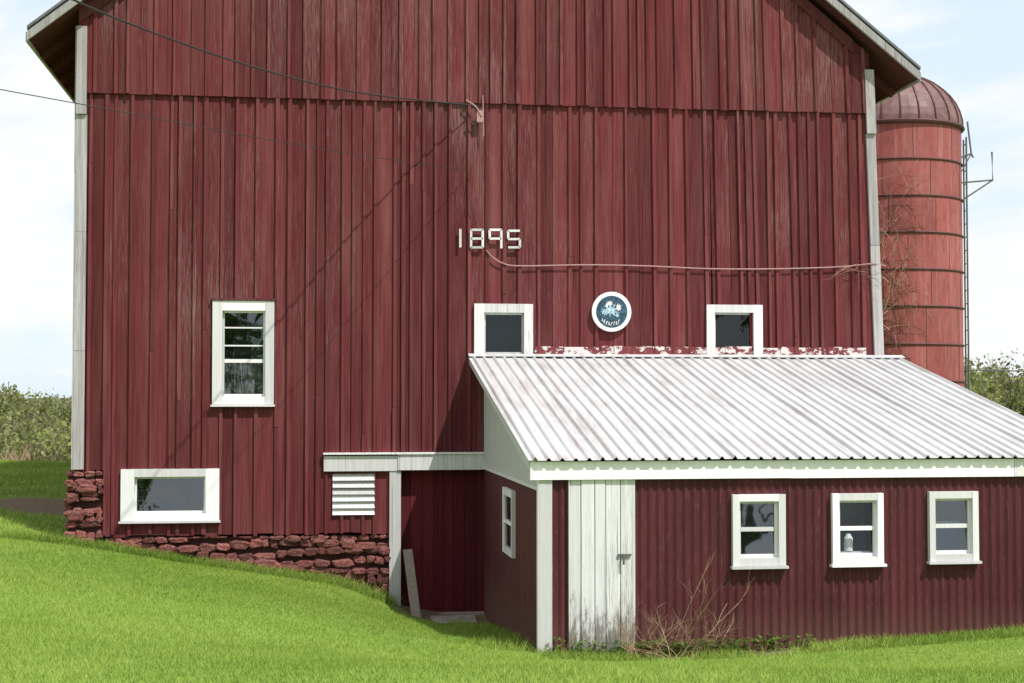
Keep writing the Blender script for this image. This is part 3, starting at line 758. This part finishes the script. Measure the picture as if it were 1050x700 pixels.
# ---------------------------------------------------------------- distant trees
mb=MB()
def tree(x,y,top,leaves,ls):
    z=h1(x,y); hgt=max(2.0,top-z); tmp=MB(); tx=R(-.3,.3)
    tn=R(.05,.9)
    grow(tmp,(0,0,0),(tx*.3,0,1),1.0,.03,3,.8,.03,3,0,None)
    zmax=max(q[2] for q in tmp.v); k=hgt/zmax
    vv=[(x+q[0]*k,y+q[1]*k,z-.2+q[2]*k) for q in tmp.v]
    mb.add(vv,tmp.f,0,(R(0,1),0,0))
    # leaf sprays gathered round the twig ends
    ends=[q for q in vv if q[2]>z+hgt*.22]
    for j in range(leaves):
        q=Vector(random.choice(ends))+Vector((R(-1,1),R(-1,1),R(-1,.7)))*ls*2.2
        a=Vector((R(-1,1),R(-1,1),R(-1,1))).normalized(); b=a.cross(Vector((R(-1,1),R(-1,1),R(-1,1)))).normalized(); s_=ls*R(.35,.95)
        mb.add([q-a*s_,q-b*s_*.6,q+a*s_,q+b*s_*.6],[(0,1,2,3)],1,(min(1,max(0,random.gauss(tn,.2))),0,0))
for i in range(80):
    y=R(32,75); ang=math.radians(R(-13.8,-6.5)); x=(y+21.2)*math.tan(ang)
    tree(x,y,2.75+(y+21)*R(-.024,-.006),240,.17)
for i in range(75):                       # taller wood closing the view behind
    y=R(75,125); ang=math.radians(R(-14.2,-6.3)); x=(y+21.2)*math.tan(ang)
    tree(x,y,2.75+(y+21)*(R(-.004,.007)-.0015*(ang*57.3+10)),300,.24)
for i in range(115):
    y=R(36,105); ang=math.radians(R(22.3,29.2)); x=(y+21.2)*math.tan(ang)
    tree(x,y,2.75+(y+21)*R(.006,.034),400,.19)
mb.build("distant_trees",[M_bark,M_leaf])
mb=MB()
for i in range(300):
    x=R(-14,-5); y=R(15,26); z=h1(x,y)
    for j in range(5): mb.tube([(x,y,z),(x+R(-.3,.3),y,z+R(.2,.6))],[.012,.004],3,0,(R(.5,1),0,0))
mb.build("dry_grass",[M_twig])
# yard trees standing behind the photographer (seen mirrored in the panes)
for i,(x,y) in enumerate(((-4,-46),(3,-52),(-13,-50),(12,-48),(20,-56),(-22,-54),(-9,-58))):
    mbt=MB()
    def lf(p,d):
        for j in range(3):
            q=p+Vector((R(-1,1),R(-1,1),R(-1,1)))*.6; a=Vector((R(-1,1),R(-1,1),R(-1,1))).normalized()*.22; b=Vector((R(-1,1),R(-1,1),R(-1,1))).normalized()*.22
            mbt.add([q-a,q-b,q+a,q+b],[(0,1,2,3)],1)
    grow(mbt,(x,y,1),(0,0,1),4.2,.3,5,.85,.03,3,0,lf)
    mbt.build("yard_tree"+("" if i==0 else ".%03d"%i),[M_bark,M_weed])

# ---------------------------------------------------------------- light
sd=Vector((.72,-1,1.75)).normalized(); el=math.asin(sd.z); az=math.atan2(sd.x,sd.y)
l=bpy.data.lights.new("sun","SUN"); l.energy=5.0; l.angle=math.radians(.55); l.color=(1,.965,.915)
lo=bpy.data.objects.new("sun",l); sc.collection.objects.link(lo); lo.rotation_euler=(-sd).to_track_quat('-Z','Y').to_euler()
w=bpy.data.worlds.new("World"); sc.world=w; w.use_nodes=True; nt=w.node_tree; bg=nt.nodes["Background"]
sky=nt.nodes.new("ShaderNodeTexSky"); sky.sky_type='NISHITA'; sky.sun_disc=False; sky.sun_elevation=el; sky.sun_rotation=az; sky.air_density=1.0; sky.dust_density=.6
tc=nt.nodes.new("ShaderNodeTexCoord"); mp=nt.nodes.new("ShaderNodeMapping"); mp.inputs["Scale"].default_value=(1,1,2.4); mp.inputs["Location"].default_value=(.3,.1,.2)
nz=nt.nodes.new("ShaderNodeTexNoise"); nz.inputs["Scale"].default_value=3.6; nz.inputs["Detail"].default_value=6; nz.inputs["Roughness"].default_value=.55; nz.inputs["Distortion"].default_value=.3
rp=nt.nodes.new("ShaderNodeMapRange"); rp.inputs[1].default_value=.41; rp.inputs[2].default_value=.54; rp.interpolation_type='SMOOTHSTEP'
hz=nt.nodes.new("ShaderNodeMix"); hz.data_type='RGBA'; hz.inputs[0].default_value=.85; hz.inputs[7].default_value=(7.2,8.4,9.2,1)   # bright spring haze over the clear sky
mx=nt.nodes.new("ShaderNodeMix"); mx.data_type='RGBA'; mx.inputs[7].default_value=(8.5,8.65,8.8,1)
rp.inputs[3].default_value=.0; rp.inputs[4].default_value=1.0
nt.links.new(tc.outputs["Generated"],mp.inputs[0]); nt.links.new(mp.outputs[0],nz.inputs["Vector"]); nt.links.new(nz.outputs["Fac"],rp.inputs[0])
nt.links.new(sky.outputs[0],hz.inputs[6]); nt.links.new(hz.outputs[2],mx.inputs[6])
nt.links.new(rp.outputs[0],mx.inputs[0]); nt.links.new(mx.outputs[2],bg.inputs[0]); bg.inputs[1].default_value=.117
sc.view_settings.view_transform='Standard'; sc.view_settings.look='None'; sc.view_settings.exposure=0
